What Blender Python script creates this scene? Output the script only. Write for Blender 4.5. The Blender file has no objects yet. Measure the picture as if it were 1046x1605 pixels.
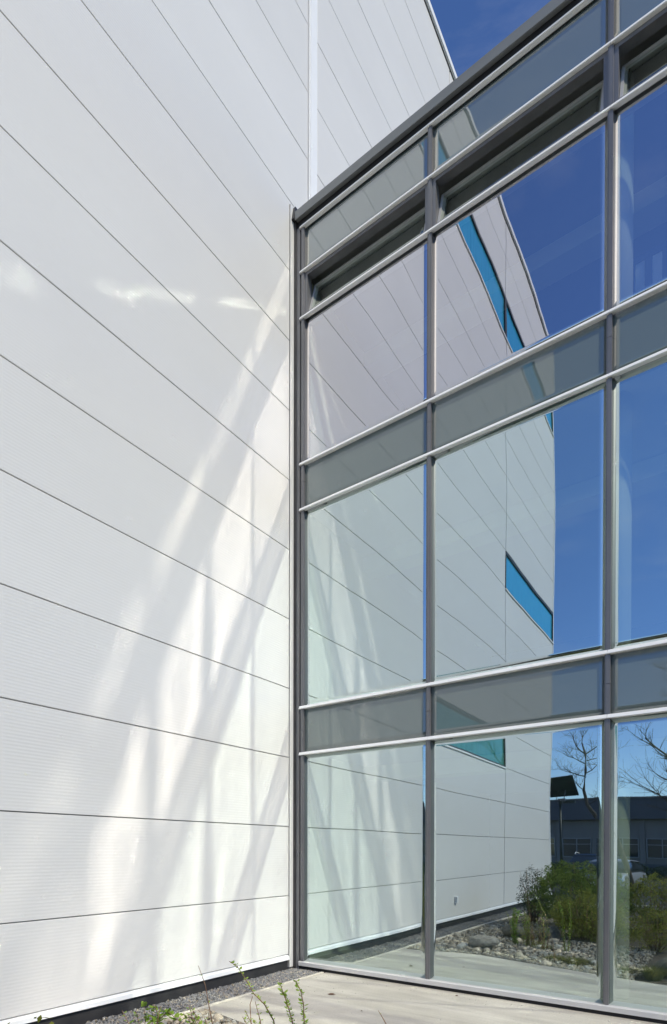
import bpy, bmesh, math, random
from mathutils import Vector, Matrix, noise
random.seed(7)
sc = bpy.context.scene
COL = sc.collection
R = math.radians

# ------------------------------------------------------------------ camera
cd = bpy.data.cameras.new('camera'); cam = bpy.data.objects.new('camera', cd); COL.objects.link(cam)
th, pi_, ro = 0.614094, R(-0.42), R(0.1086)
fw = Vector((-math.sin(th)*math.cos(pi_), math.cos(th)*math.cos(pi_), math.sin(pi_)))
r0 = Vector((math.cos(th), math.sin(th), 0)); u0 = r0.cross(fw)
rr = r0*math.cos(ro) + u0*math.sin(ro); uu = u0*math.cos(ro) - r0*math.sin(ro)
m = Matrix((rr, uu, -fw)).transposed().to_4x4(); m.translation = Vector((5.3106, -6.5024, 1.715))
cam.matrix_world = m
cd.sensor_fit = 'HORIZONTAL'; cd.sensor_width = 36; cd.lens = 897.26/1046*36
cd.shift_y = (1339.88-802.5)/1046
cd.clip_start = .05; cd.clip_end = 1500
sc.camera = cam

# ------------------------------------------------------------------ light
SUN_DIR = Vector((-1, .405, -.92)).normalized()          # direction the light travels
w = bpy.data.worlds.new('World'); sc.world = w; w.use_nodes = True
nt = w.node_tree; bg = nt.nodes['Background']
sky = nt.nodes.new('ShaderNodeTexSky'); sky.sky_type = 'NISHITA'; sky.sun_disc = False
sky.sun_elevation = math.asin(-SUN_DIR.z); sky.sun_rotation = math.atan2(-SUN_DIR.x, -SUN_DIR.y)
sky.altitude = 100; sky.air_density = 1.0; sky.dust_density = .15; sky.ozone_density = 5.0
hsv = nt.nodes.new('ShaderNodeHueSaturation'); hsv.inputs['Saturation'].default_value = 1.12; hsv.inputs['Value'].default_value = 1.14; hsv.inputs['Hue'].default_value = .510
nt.links.new(sky.outputs[0], hsv.inputs['Color'])
tc = nt.nodes.new('ShaderNodeTexCoord'); mp = nt.nodes.new('ShaderNodeMapping'); mp.inputs['Scale'].default_value = (2.2, 3.2, 7.5); mp.inputs['Rotation'].default_value = (.2, .15, .6)
nz = nt.nodes.new('ShaderNodeTexNoise'); nz.inputs['Scale'].default_value = 1.6; nz.inputs['Detail'].default_value = 8; nz.inputs['Roughness'].default_value = .62; nz.inputs['Distortion'].default_value = .4
cm = nt.nodes.new('ShaderNodeMapRange'); cm.inputs[1].default_value = .48; cm.inputs[2].default_value = .80; cm.inputs[3].default_value = 0; cm.inputs[4].default_value = .22
mixc = nt.nodes.new('ShaderNodeMix'); mixc.data_type = 'RGBA'; mixc.inputs['B'].default_value = (4.2, 4.6, 5.2, 1)
nt.links.new(tc.outputs['Generated'], mp.inputs[0]); nt.links.new(mp.outputs[0], nz.inputs['Vector']); nt.links.new(nz.outputs['Fac'], cm.inputs[0]); nt.links.new(cm.outputs[0], mixc.inputs['Factor'])
nt.links.new(hsv.outputs[0], mixc.inputs['A']); nt.links.new(mixc.outputs['Result'], bg.inputs[0]); bg.inputs[1].default_value = .14
sd = bpy.data.lights.new('sun', 'SUN'); sd.energy = 2.95; sd.angle = R(1.5); sd.color = (1, .93, .75)
sun = bpy.data.objects.new('sun', sd); COL.objects.link(sun)
sun.rotation_euler = SUN_DIR.to_track_quat('-Z', 'Y').to_euler(); sun.location = (20, -10, 25)
sc.view_settings.view_transform = 'Standard'; sc.view_settings.look = 'None'
sc.view_settings.exposure = 0; sc.view_settings.gamma = 1
cy = sc.cycles
cy.caustics_reflective = True; cy.caustics_refractive = False
cy.sample_clamp_indirect = 0; cy.sample_clamp_direct = 0
cy.blur_glossy = 0.0
cy.max_bounces = 10; cy.glossy_bounces = 6; cy.diffuse_bounces = 4; cy.transparent_max_bounces = 24; cy.transmission_bounces = 6
cy.use_guiding = True; cy.use_surface_guiding = True; cy.guiding_training_samples = 128; cy.surface_guiding_probability = .5
cy.use_denoising = True; cy.use_adaptive_sampling = False

# ------------------------------------------------------------------ materials
def mat(name, col=(.5,.5,.5), rough=.6, metal=0., spec=.5):
    mt = bpy.data.materials.new(name); mt.use_nodes = True
    b = mt.node_tree.nodes['Principled BSDF']
    b.inputs['Base Color'].default_value = (*col, 1); b.inputs['Roughness'].default_value = rough
    b.inputs['Metallic'].default_value = metal; b.inputs['Specular IOR Level'].default_value = spec
    return mt
def N(mt, t, **kw):
    n = mt.node_tree.nodes.new(t)
    for k, v in kw.items():
        if k in n.inputs: n.inputs[k].default_value = v
        else: setattr(n, k, v)
    return n
def L(mt, a, b): mt.node_tree.links.new(a, b)
def coords(mt, scale=(1,1,1), kind='Object'):
    tc = N(mt, 'ShaderNodeTexCoord'); mp = N(mt, 'ShaderNodeMapping'); mp.inputs['Scale'].default_value = scale
    L(mt, tc.outputs[kind], mp.inputs[0]); return mp.outputs[0]
def noisy(mt, c1, c2, scale=3., stretch=(1,1,1), detail=6, lo=.35, hi=.65, bump=0., bscale=None, rnd=0.):
    """base colour between two tones by noise, with optional bump and per-object variation"""
    b = mt.node_tree.nodes['Principled BSDF']
    v = coords(mt, stretch)
    n = N(mt, 'ShaderNodeTexNoise', Scale=scale, Detail=detail); L(mt, v, n.inputs['Vector'])
    cr = N(mt, 'ShaderNodeValToRGB'); cr.color_ramp.elements[0].position = lo; cr.color_ramp.elements[1].position = hi
    cr.color_ramp.elements[0].color = (*c1, 1); cr.color_ramp.elements[1].color = (*c2, 1)
    L(mt, n.outputs['Fac'], cr.inputs[0]); out = cr.outputs[0]
    if rnd:
        oi = N(mt, 'ShaderNodeObjectInfo'); mr = N(mt, 'ShaderNodeMapRange'); mr.inputs[3].default_value = 1-rnd; mr.inputs[4].default_value = 1+rnd
        L(mt, oi.outputs['Random'], mr.inputs[0])
        hs = N(mt, 'ShaderNodeHueSaturation'); L(mt, mr.outputs[0], hs.inputs['Value']); L(mt, out, hs.inputs['Color']); out = hs.outputs[0]
    L(mt, out, b.inputs['Base Color'])
    if bump:
        n2 = N(mt, 'ShaderNodeTexNoise', Scale=bscale or scale*6, Detail=6); L(mt, v, n2.inputs['Vector'])
        bp = N(mt, 'ShaderNodeBump', Strength=bump, Distance=.01); L(mt, n2.outputs['Fac'], bp.inputs['Height']); L(mt, bp.outputs[0], b.inputs['Normal'])
    return mt

def facade_metal():
    mt = mat('white_insulated_panel', (.76,.76,.75), .42, 0, .5)
    b = mt.node_tree.nodes['Principled BSDF']
    g = N(mt, 'ShaderNodeNewGeometry')
    oi = N(mt, 'ShaderNodeObjectInfo')
    # faint large scale oil canning / dirt plus a small step from panel to panel
    v = N(mt, 'ShaderNodeMapping'); v.inputs['Scale'].default_value = (1,.35,.9); L(mt, g.outputs['Position'], v.inputs[0])
    n = N(mt, 'ShaderNodeTexNoise', Scale=1.1, Detail=5); L(mt, v.outputs[0], n.inputs['Vector'])
    mr = N(mt, 'ShaderNodeMapRange'); mr.inputs[1].default_value = .3; mr.inputs[2].default_value = .7; mr.inputs[3].default_value = .955; mr.inputs[4].default_value = 1.005
    L(mt, n.outputs['Fac'], mr.inputs[0])
    mr2 = N(mt, 'ShaderNodeMapRange'); mr2.inputs[3].default_value = .975; mr2.inputs[4].default_value = 1.015; L(mt, oi.outputs['Random'], mr2.inputs[0])
    mu = N(mt, 'ShaderNodeMath', operation='MULTIPLY'); L(mt, mr.outputs[0], mu.inputs[0]); L(mt, mr2.outputs[0], mu.inputs[1])
    hs = N(mt, 'ShaderNodeHueSaturation'); hs.inputs['Color'].default_value = (.735,.72,.69,1); L(mt, mu.outputs[0], hs.inputs['Value'])
    L(mt, hs.outputs[0], b.inputs['Base Color'])
    sx = N(mt, 'ShaderNodeSeparateXYZ'); L(mt, g.outputs['Position'], sx.inputs[0])
    # micro ribs every 32 mm
    mm = N(mt, 'ShaderNodeMath', operation='MULTIPLY'); mm.inputs[1].default_value = 2*math.pi/.032; L(mt, sx.outputs[2], mm.inputs[0])
    sn = N(mt, 'ShaderNodeMath', operation='SINE'); L(mt, mm.outputs[0], sn.inputs[0])
    bp = N(mt, 'ShaderNodeBump', Strength=.07, Distance=.004); L(mt, sn.outputs[0], bp.inputs['Height']); L(mt, bp.outputs[0], b.inputs['Normal'])
    return mt

def coated_glass(name, base=.65, gcol=(.87,.985,1.), tint=(.86,.99,.90), rough=.004, rise=.10, power=4.):
    """reflective coated glazing: mirror layer over tinted see-through layer"""
    mt = bpy.data.materials.new(name); mt.use_nodes = True; t = mt.node_tree
    t.nodes.remove(t.nodes['Principled BSDF']); out = t.nodes['Material Output']
    lw = N(mt, 'ShaderNodeLayerWeight', Blend=.5)
    pw = N(mt, 'ShaderNodeMath', operation='POWER'); pw.inputs[1].default_value = power; L(mt, lw.outputs['Facing'], pw.inputs[0])
    mr = N(mt, 'ShaderNodeMapRange'); mr.inputs[3].default_value = base; mr.inputs[4].default_value = base+rise; L(mt, pw.outputs[0], mr.inputs[0])
    gl = N(mt, 'ShaderNodeBsdfGlossy', Roughness=rough); gl.inputs['Color'].default_value = (*gcol, 1)
    tr = N(mt, 'ShaderNodeBsdfTransparent'); tr.inputs['Color'].default_value = (*tint, 1)
    mx = N(mt, 'ShaderNodeMixShader'); L(mt, mr.outputs[0], mx.inputs[0]); L(mt, tr.outputs[0], mx.inputs[1]); L(mt, gl.outputs[0], mx.inputs[2])
    L(mt, mx.outputs[0], out.inputs['Surface']); return mt
def clear_back():
    mt = bpy.data.materials.new('clear_glass'); mt.use_nodes = True; t = mt.node_tree
    t.nodes.remove(t.nodes['Principled BSDF'])
    tr = N(mt, 'ShaderNodeBsdfTransparent'); tr.inputs['Color'].default_value = (.99,1,.99,1)
    L(mt, tr.outputs[0], t.nodes['Material Output'].inputs['Surface']); return mt
def opaque_glass(name, col, refl=.12, gcol=(1,1,1), inner=None, rise=.5):
    """opacified glass: coloured back face seen under a reflective front"""
    mt = mat(name, col, .8, 0, 0); b = mt.node_tree.nodes['Principled BSDF']; out = mt.node_tree.nodes['Material Output']
    lw = N(mt, 'ShaderNodeLayerWeight', Blend=.5)
    pw = N(mt, 'ShaderNodeMath', operation='POWER'); pw.inputs[1].default_value = 4.; L(mt, lw.outputs['Facing'], pw.inputs[0])
    mr = N(mt, 'ShaderNodeMapRange'); mr.inputs[3].default_value = refl; mr.inputs[4].default_value = refl+rise; L(mt, pw.outputs[0], mr.inputs[0])
    gl = N(mt, 'ShaderNodeBsdfGlossy', Roughness=.01); gl.inputs['Color'].default_value = (*gcol, 1)
    mx = N(mt, 'ShaderNodeMixShader'); L(mt, mr.outputs[0], mx.inputs[0]); L(mt, b.outputs[0], mx.inputs[1]); L(mt, gl.outputs[0], mx.inputs[2])
    L(mt, mx.outputs[0], out.inputs['Surface'])
    if inner:
        v = coords(mt, (1,9,.4)); n = N(mt, 'ShaderNodeTexNoise', Scale=2.2, Detail=3); L(mt, v, n.inputs['Vector'])
        cr = N(mt, 'ShaderNodeValToRGB'); cr.color_ramp.elements[0].position = .35; cr.color_ramp.elements[1].position = .65
        cr.color_ramp.elements[0].color = (*inner, 1); cr.color_ramp.elements[1].color = (*col, 1); L(mt, n.outputs['Fac'], cr.inputs[0]); L(mt, cr.outputs[0], b.inputs['Base Color'])
    return mt

M = {}
M['panel'] = facade_metal()
M['backing'] = mat('dark_joint_backing', (.30,.30,.30), .8)
M['white_trim'] = noisy(mat('white_trim', rough=.45), (.84,.84,.835), (.87,.87,.865), 3)
M['coated'] = coated_glass('coated_vision_glass')
M['coated_top'] = coated_glass('coated_vision_glass_top', .60, (.95,.94,1.), (.84,.93,.99))
M['vent_glass'] = coated_glass('vent_glass', .13, (.9,1,.97), (.45,.55,.50), rise=.91, power=1.8)
M['clear'] = clear_back()
M['spandrel'] = opaque_glass('grey_spandrel_glass', (.145,.180,.170), .13, rise=.15)
M['spandrel_top'] = opaque_glass('grey_spandrel_glass_top', (.150,.180,.168), .24, rise=.72)
M['sky_blue_glass'] = opaque_glass('sky_blue_strip_glass', (.07,.47,.70), .22, (.6,.85,1), (.04,.34,.55))  # bright cyan of the reflected sky is painted into this base colour
M['teal_glass'] = opaque_glass('teal_strip_glass', (.07,.30,.28), .12, (.7,1,.95), (.05,.20,.19))
M['silver'] = noisy(mat('silver_aluminium', rough=.42, metal=0.), (.86,.85,.83), (.90,.89,.87), 5, (.3,1,1))
M['sill_metal'] = noisy(mat('sill_aluminium', rough=.45), (.58,.565,.55), (.64,.62,.60), 5, (.3,1,1))
M['grey_metal'] = noisy(mat('grey_aluminium', rough=.38, metal=.35), (.17,.168,.175), (.21,.207,.212), 4, (1,1,.2))
M['grey_light'] = noisy(mat('light_grey_aluminium', rough=.4, metal=.35), (.50,.49,.48), (.56,.55,.54), 4, (1,1,.2))
M['grey_mid'] = noisy(mat('mid_grey_aluminium', rough=.5, metal=.1), (.22,.22,.22), (.26,.26,.255), 4, (1,1,.2))
M['dark_metal'] = noisy(mat('dark_bronze_metal', rough=.45, metal=.3), (.035,.035,.038), (.055,.053,.055), 4)
M['fascia'] = noisy(mat('grey_parapet_metal', rough=.5, metal=.2), (.19,.195,.19), (.23,.235,.23), 2, (.3,1,1))
M['gasket'] = mat('black_gasket', (.012,.012,.013), .7)
M['int_wall'] = noisy(mat('interior_plaster', rough=.8), (.80,.86,.74), (.84,.88,.78), 2)
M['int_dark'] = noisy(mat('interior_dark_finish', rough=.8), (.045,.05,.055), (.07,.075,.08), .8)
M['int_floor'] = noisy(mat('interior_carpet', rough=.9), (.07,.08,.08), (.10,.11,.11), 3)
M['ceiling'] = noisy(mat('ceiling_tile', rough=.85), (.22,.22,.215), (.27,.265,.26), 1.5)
M['column'] = noisy(mat('column_plaster', rough=.6), (.91,.94,.85), (.93,.95,.87), 2.5)
M['rail_dark'] = mat('dark_rail', (.03,.04,.08), .4)
M['rail_pale'] = mat('pale_infill', (.92,.93,.92), .5)
# ground materials
def concrete(name, c1, c2):
    mt = mat(name, c1, .85, 0, .25); b = mt.node_tree.nodes['Principled BSDF']
    v = coords(mt, (.22,1.5,1)); n = N(mt, 'ShaderNodeTexNoise', Scale=2.2, Detail=9, Roughness=.62, Distortion=.5); L(mt, v, n.inputs['Vector'])
    cr = N(mt, 'ShaderNodeValToRGB'); e = cr.color_ramp.elements; e[0].position = .30; e[0].color = (*c1,1); e[1].position = .62; e[1].color = (*c2,1); L(mt, n.outputs['Fac'], cr.inputs[0])
    v2 = coords(mt, (1,1,1)); n2 = N(mt, 'ShaderNodeTexNoise', Scale=55, Detail=4); L(mt, v2, n2.inputs['Vector'])
    mr = N(mt, 'ShaderNodeMapRange'); mr.inputs[1].default_value = .3; mr.inputs[2].default_value = .7; mr.inputs[3].default_value = .90; mr.inputs[4].default_value = 1.06; L(mt, n2.outputs['Fac'], mr.inputs[0])
    n3 = N(mt, 'ShaderNodeTexNoise', Scale=1.7, Detail=5); L(mt, v2, n3.inputs['Vector'])
    mr3 = N(mt, 'ShaderNodeMapRange'); mr3.inputs[1].default_value = .35; mr3.inputs[2].default_value = .7; mr3.inputs[3].default_value = .88; mr3.inputs[4].default_value = 1.04; L(mt, n3.outputs['Fac'], mr3.inputs[0])
    mu = N(mt, 'ShaderNodeMath', operation='MULTIPLY'); L(mt, mr.outputs[0], mu.inputs[0]); L(mt, mr3.outputs[0], mu.inputs[1])
    hs = N(mt, 'ShaderNodeHueSaturation'); L(mt, cr.outputs[0], hs.inputs['Color']); L(mt, mu.outputs[0], hs.inputs['Value']); L(mt, hs.outputs[0], b.inputs['Base Color'])
    bp = N(mt, 'ShaderNodeBump', Strength=.35, Distance=.004); L(mt, n2.outputs['Fac'], bp.inputs['Height']); L(mt, bp.outputs[0], b.inputs['Normal'])
    return mt
M['paving'] = concrete('weathered_concrete', (.40,.365,.315), (.56,.52,.455))
M['kerb'] = noisy(mat('kerb_concrete', rough=.85), (.50,.46,.39), (.62,.57,.48), 12, bump=.3)
M['soil'] = noisy(mat('mulch_soil', rough=.95), (.035,.026,.018), (.10,.078,.055), 14, bump=1., bscale=60)
M['gravel_bed'] = noisy(mat('gravel_bed', rough=.95), (.05,.05,.052), (.16,.155,.15), 45, bump=1., bscale=90)
M['gravel'] = noisy(mat('grey_gravel', rough=.85), (.10,.10,.105), (.34,.33,.32), 22, lo=.3, hi=.7)
M['cobble'] = noisy(mat('river_cobble', rough=.8), (.27,.215,.15), (.66,.58,.46), 9, lo=.3, hi=.7, bump=.3, rnd=.3)
M['cobble_grey'] = noisy(mat('grey_cobble', rough=.8), (.27,.26,.23), (.52,.50,.45), 9, lo=.3, hi=.7, bump=.3, rnd=.3)
M['boulder'] = noisy(mat('boulder', rough=.85), (.20,.18,.15), (.42,.39,.34), 5, bump=.6, rnd=.1)
M['boulder_dark'] = noisy(mat('dark_boulder', rough=.85), (.07,.065,.055), (.17,.155,.13), 5, bump=.6)
M['asphalt'] = noisy(mat('asphalt', rough=.9), (.045,.045,.047), (.07,.07,.07), 30, bump=.3)
M['grass'] = noisy(mat('lawn', rough=.95), (.045,.07,.02), (.10,.12,.04), 8, bump=.6)
M['bark'] = noisy(mat('bark', rough=.9), (.05,.04,.03), (.12,.10,.08), 12, (1,1,.2), bump=.5)
M['twig'] = noisy(mat('twig_bark', rough=.8), (.16,.09,.05), (.30,.18,.11), 20)
def leafm(name, c1, c2, tr=.35):
    mt = bpy.data.materials.new(name); mt.use_nodes = True; t = mt.node_tree; t.nodes.remove(t.nodes['Principled BSDF'])
    v = coords(mt); n = N(mt, 'ShaderNodeTexNoise', Scale=7., Detail=4); L(mt, v, n.inputs['Vector'])
    cr = N(mt, 'ShaderNodeValToRGB'); cr.color_ramp.elements[0].position = .35; cr.color_ramp.elements[1].position = .65
    cr.color_ramp.elements[0].color = (*c1,1); cr.color_ramp.elements[1].color = (*c2,1); L(mt, n.outputs['Fac'], cr.inputs[0])
    d = N(mt, 'ShaderNodeBsdfDiffuse'); tl = N(mt, 'ShaderNodeBsdfTranslucent'); L(mt, cr.outputs[0], d.inputs[0]); L(mt, cr.outputs[0], tl.inputs[0])
    mx = N(mt, 'ShaderNodeMixShader'); mx.inputs[0].default_value = tr; L(mt, d.outputs[0], mx.inputs[1]); L(mt, tl.outputs[0], mx.inputs[2])
    L(mt, mx.outputs[0], t.nodes['Material Output'].inputs[0]); return mt
M['leaf'] = leafm('shrub_leaf', (.11,.155,.03), (.26,.32,.07), .5)
M['leaf_yellow'] = leafm('yellow_green_leaf', (.17,.19,.035), (.36,.36,.08), .45)
M['leaf_bright'] = leafm('fresh_leaf', (.20,.34,.04), (.38,.52,.10), .4)
M['leaf_dark'] = leafm('dark_leaf', (.02,.035,.012), (.05,.07,.025))
M['blade'] = leafm('grass_blade', (.12,.14,.03), (.28,.26,.10))
M['bld_wall'] = noisy(mat('brown_grey_cladding', rough=.8), (.20,.19,.19), (.25,.235,.23), 1, (1,1,.2))
M['bld_fascia'] = noisy(mat('dark_fascia', rough=.6), (.08,.085,.11), (.10,.105,.13), 1)
M['bld_glass'] = mat('dark_window_glass', (.02,.025,.03), .08, 0, .8)
M['win_frame'] = mat('white_window_frame', (.30,.31,.33), .5)
M['car_dark'] = mat('dark_car_paint', (.012,.018,.03), .18, .3, .7)
M['car_white'] = mat('silver_car_paint', (.36,.38,.41), .25, .3, .6)
M['tyre'] = mat('tyre', (.015,.015,.015), .8)
M['rim'] = mat('alloy_rim', (.5,.5,.5), .3, .9)
M['lamp_lens'] = mat('headlight_lens', (.7,.72,.75), .1, .2)
M['tail'] = mat('tail_light', (.35,.01,.01), .25)
M['pole'] = mat('dark_green_pole', (.03,.035,.035), .4, .4)
M['solar'] = mat('solar_panel_back', (.035,.05,.05), .35, .2)
M['dead_leaf'] = mat('dead_leaf', (.10,.05,.03), .8)
M['plastic'] = mat('white_plastic', (.75,.75,.73), .4)

# ------------------------------------------------------------------ mesh helpers
def bx(bm, x0, x1, y0, y1, z0, z1, mi=0):
    vs = [bm.verts.new(p) for p in ((x0,y0,z0),(x1,y0,z0),(x1,y1,z0),(x0,y1,z0),(x0,y0,z1),(x1,y0,z1),(x1,y1,z1),(x0,y1,z1))]
    for f in ((0,3,2,1),(4,5,6,7),(0,1,5,4),(1,2,6,5),(2,3,7,6),(3,0,4,7)):
        fc = bm.faces.new([vs[i] for i in f]); fc.material_index = mi
def mesh(name, bm, mats, smooth=False):
    me = bpy.data.meshes.new(name); bm.to_mesh(me); bm.free()
    for q in (mats if isinstance(mats, (list, tuple)) else [mats]): me.materials.append(q)
    if smooth: me.polygons.foreach_set('use_smooth', [True]*len(me.polygons))
    return me
def link(name, me, parent=None, loc=(0,0,0), rot=(0,0,0), scale=None):
    o = bpy.data.objects.new(name, me); COL.objects.link(o); o.location = loc; o.rotation_euler = rot
    if scale: o.scale = scale
    if parent: o.parent = parent
    return o
def box(name, mt, parent, x0, x1, y0, y1, z0, z1, bev=0.):
    """box whose origin is its own centre"""
    c = ((x0+x1)/2, (y0+y1)/2, (z0+z1)/2); bm = bmesh.new()
    bx(bm, x0-c[0], x1-c[0], y0-c[1], y1-c[1], z0-c[2], z1-c[2])
    if bev: bmesh.ops.bevel(bm, geom=bm.edges[:], offset=bev, segments=2, affect='EDGES', profile=.5)
    return link(name, mesh(name, bm, mt), parent, c)
def tag(o, label=None, cat=None, group=None, kind=None):
    if label: o['label'] = label
    if cat: o['category'] = cat
    if group: o['group'] = group
    if kind: o['kind'] = kind
    return o
def empty(name, loc=(0,0,0), rz=0., **k):
    o = bpy.data.objects.new(name, None); COL.objects.link(o); o.location = loc; o.rotation_euler = (0,0,rz); return tag(o, **k)
def struct(name, bm, mt): return tag(link(name, mesh(name, bm, mt)), kind='structure')
def tube(bm, pts, rads, n=6, mi=0):
    rings = []
    for i, p in enumerate(pts):
        p = Vector(p); d = (Vector(pts[min(i+1, len(pts)-1)]) - Vector(pts[max(i-1, 0)])).normalized()
        a = d.cross(Vector((0,0,1))); a = a.normalized() if a.length > 1e-3 else Vector((1,0,0)); b = d.cross(a)
        rings.append([bm.verts.new(p + (a*math.cos(t*2*math.pi/n) + b*math.sin(t*2*math.pi/n))*rads[i]) for t in range(n)])
    for a, b in zip(rings, rings[1:]):
        for t in range(n):
            f = bm.faces.new((a[t], a[(t+1)%n], b[(t+1)%n], b[t])); f.material_index = mi; f.smooth = True
    for rg, rev in ((rings[0], True), (rings[-1], False)):
        try: f = bm.faces.new(rg if not rev else rg[::-1]); f.material_index = mi
        except ValueError: pass
def prism(bm, prof, a0, a1, axis='x', mi=0):
    """profile of (u,v) pairs swept along an axis; for x: u=y v=z"""
    def P(a, u, v): return (a,u,v) if axis == 'x' else ((u,a,v) if axis == 'y' else (u,v,a))
    A = [bm.verts.new(P(a0,u,v)) for u, v in prof]; B = [bm.verts.new(P(a1,u,v)) for u, v in prof]; n = len(prof)
    for i in range(n): f = bm.faces.new((A[i], A[(i+1)%n], B[(i+1)%n], B[i])); f.material_index = mi
    bm.faces.new(A[::-1]).material_index = mi; bm.faces.new(B).material_index = mi
    bmesh.ops.recalc_face_normals(bm, faces=bm.faces)

# ------------------------------------------------------------------ ground
bm = bmesh.new(); bx(bm, -250, 250, -300, 200, -.5, -.06); struct('ground', bm, M['grass'])
bm = bmesh.new(); bx(bm, -60, 70, -31.5, -12.6, -.055, -.045); struct('parking_lot', bm, M['asphalt'])
bm = bmesh.new(); bx(bm, -.05, 16, -12, -.02, -.055, -.03); struct('planting_bed', bm, M['soil'])
bm = bmesh.new(); bx(bm, .0, .535, -14.1, -.03, -.05, -.022); struct('gravel_strip', bm, M['gravel_bed'])
# concrete paving in front of the glass with a curving far edge
bm = bmesh.new()
edge = [(.60,-2.24),(1.0,-2.32),(1.4,-2.40),(1.84,-2.44),(2.95,-2.16),(3.7,-2.0),(4.55,-1.80),(6,-1.55),(9,-1.25),(12.5,-1.1)]
top = [bm.verts.new((x,y,0)) for x, y in edge] + [bm.verts.new((12.5,.2,0)), bm.verts.new((.60,.2,0))]
bot = [bm.verts.new((v.co.x, v.co.y, -.12)) for v in top]
bm.faces.new(top); n = len(top)
for i in range(n): bm.faces.new((top[i], bot[i], bot[(i+1)%n], top[(i+1)%n]))
bmesh.ops.recalc_face_normals(bm, faces=bm.faces)
struct('pavement', bm, M['paving'])
bm = bmesh.new(); bx(bm, .545, .592, -12.5, -.03, -.1, .012); bmesh.ops.bevel(bm, geom=bm.edges[:], offset=.004, segments=1, affect='EDGES')
struct('kerb', bm, M['kerb'])
bm = bmesh.new(); bx(bm, -60, 70, -12.6, -12.45, -.12, .05); struct('kerb', bm, M['kerb'])

# gravel
def rock_mesh(name, mt, sub=1, seed=0, flat=.6, rough=.25):
    bm = bmesh.new(); bmesh.ops.create_icosphere(bm, subdivisions=sub, radius=1)
    for v in bm.verts:
        k = 1 + rough*noise.noise(v.co*1.3 + Vector((seed*7.1, 0, 0))) + rough*.5*noise.noise(v.co*3 + Vector((0,seed*3.3,0)))
        v.co = Vector((v.co.x*k, v.co.y*k*.8, v.co.z*k*flat))
    return mesh(name, bm, mt, smooth=sub > 1)
def scatter(name, mt, n, place, smin, smax, seed, octa=True):
    rnd = random.Random(seed); vs = []; fs = []
    base = [(1,0,0),(-1,0,0),(0,1,0),(0,-1,0),(0,0,1),(0,0,-1)]
    ft = [(0,2,4),(2,1,4),(1,3,4),(3,0,4),(2,0,5),(1,2,5),(3,1,5),(0,3,5)]
    for i in range(n):
        x, y, z = place(rnd); s = smin + (smax-smin)*rnd.random()**2
        q = Matrix.Rotation(rnd.uniform(0, 6.28), 3, Vector((rnd.uniform(-1,1), rnd.uniform(-1,1), rnd.uniform(-1,1))).normalized())
        b = len(vs)
        for p in base: vs.append(q @ Vector((p[0]*s*rnd.uniform(.7,1.3), p[1]*s*rnd.uniform(.6,1), p[2]*s*rnd.uniform(.5,.9))) + Vector((x,y,z)))
        fs += [tuple(b+j for j in f) for f in ft]
    me = bpy.data.meshes.new(name); me.from_pydata(vs, [], fs); me.materials.append(mt)
    return me
me = scatter('gravel', M['gravel'], 17000, lambda r: (r.uniform(.005,.535), -.03-14*r.random()**1.7, -.018+.012*r.random()), .009, .024, 3)
me.materials.append(M['cobble']); 
for p in me.polygons: p.material_index = 1 if (p.index//8) % 6 == 0 else 0
tag(link('gravel', me), 'loose dark grey gravel strip along the foot of the white wall', 'gravel', kind='stuff')

# river cobbles: individual stones near the pavement, loose small ones between
cob = [rock_mesh('cobble', M['cobble' if i%3 else 'cobble_grey'], 2, i, .62) for i in range(8)]
def edge_y(x):
    for (a, ya), (b, yb) in zip(edge, edge[1:]):
        if x <= b: return ya + (yb-ya)*max(0, (x-a))/(b-a)
    return edge[-1][1]
bed = empty('rock_bed', (1.8,-3.8,0), label='bed of pale river cobbles between the pavement and the shrubs', cat='rock bed')
rnd = random.Random(11); used = []
while len(used) < 290:
    x = rnd.uniform(.66, 4.0); y = edge_y(x) - .08 - 4.4*rnd.random()**1.6
    if x > 3.4 and y < -3.3: continue
    if x > 2.3 and y < -4.6: continue
    s = rnd.uniform(.032, .062) if rnd.random() < .86 else rnd.uniform(.062, .105)
    if any((x-a)**2 + (y-b)**2 < ((s+c)*.72)**2 for a, b, c in used): continue
    used.append((x, y, s))
    link('stone', rnd.choice(cob), bed, (x-1.8, y+3.8, s*.22-.02), (rnd.uniform(-.3,.3), rnd.uniform(-.3,.3), rnd.uniform(0,6.28)), (s, s*rnd.uniform(.8,1.1), s))
def inbed(r):
    while True:
        x = r.uniform(.62, 4.2); y = edge_y(x) - .03 - 6.2*r.random()**1.4
        if not (x > 2.6 and y < -4.8): return (x, y, -.012+.02*r.random())
sc_ = scatter('small_stones', M['cobble'], 8500, inbed, .012, .040, 5)
sc_.materials.append(M['cobble_grey']); 
for p in sc_.polygons: p.material_index = 1 if (p.index//8) % 3 == 0 else 0
o = link('pebbles', sc_, bed, (-1.8, 3.8, 0)); tag(o, kind='stuff')

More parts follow.
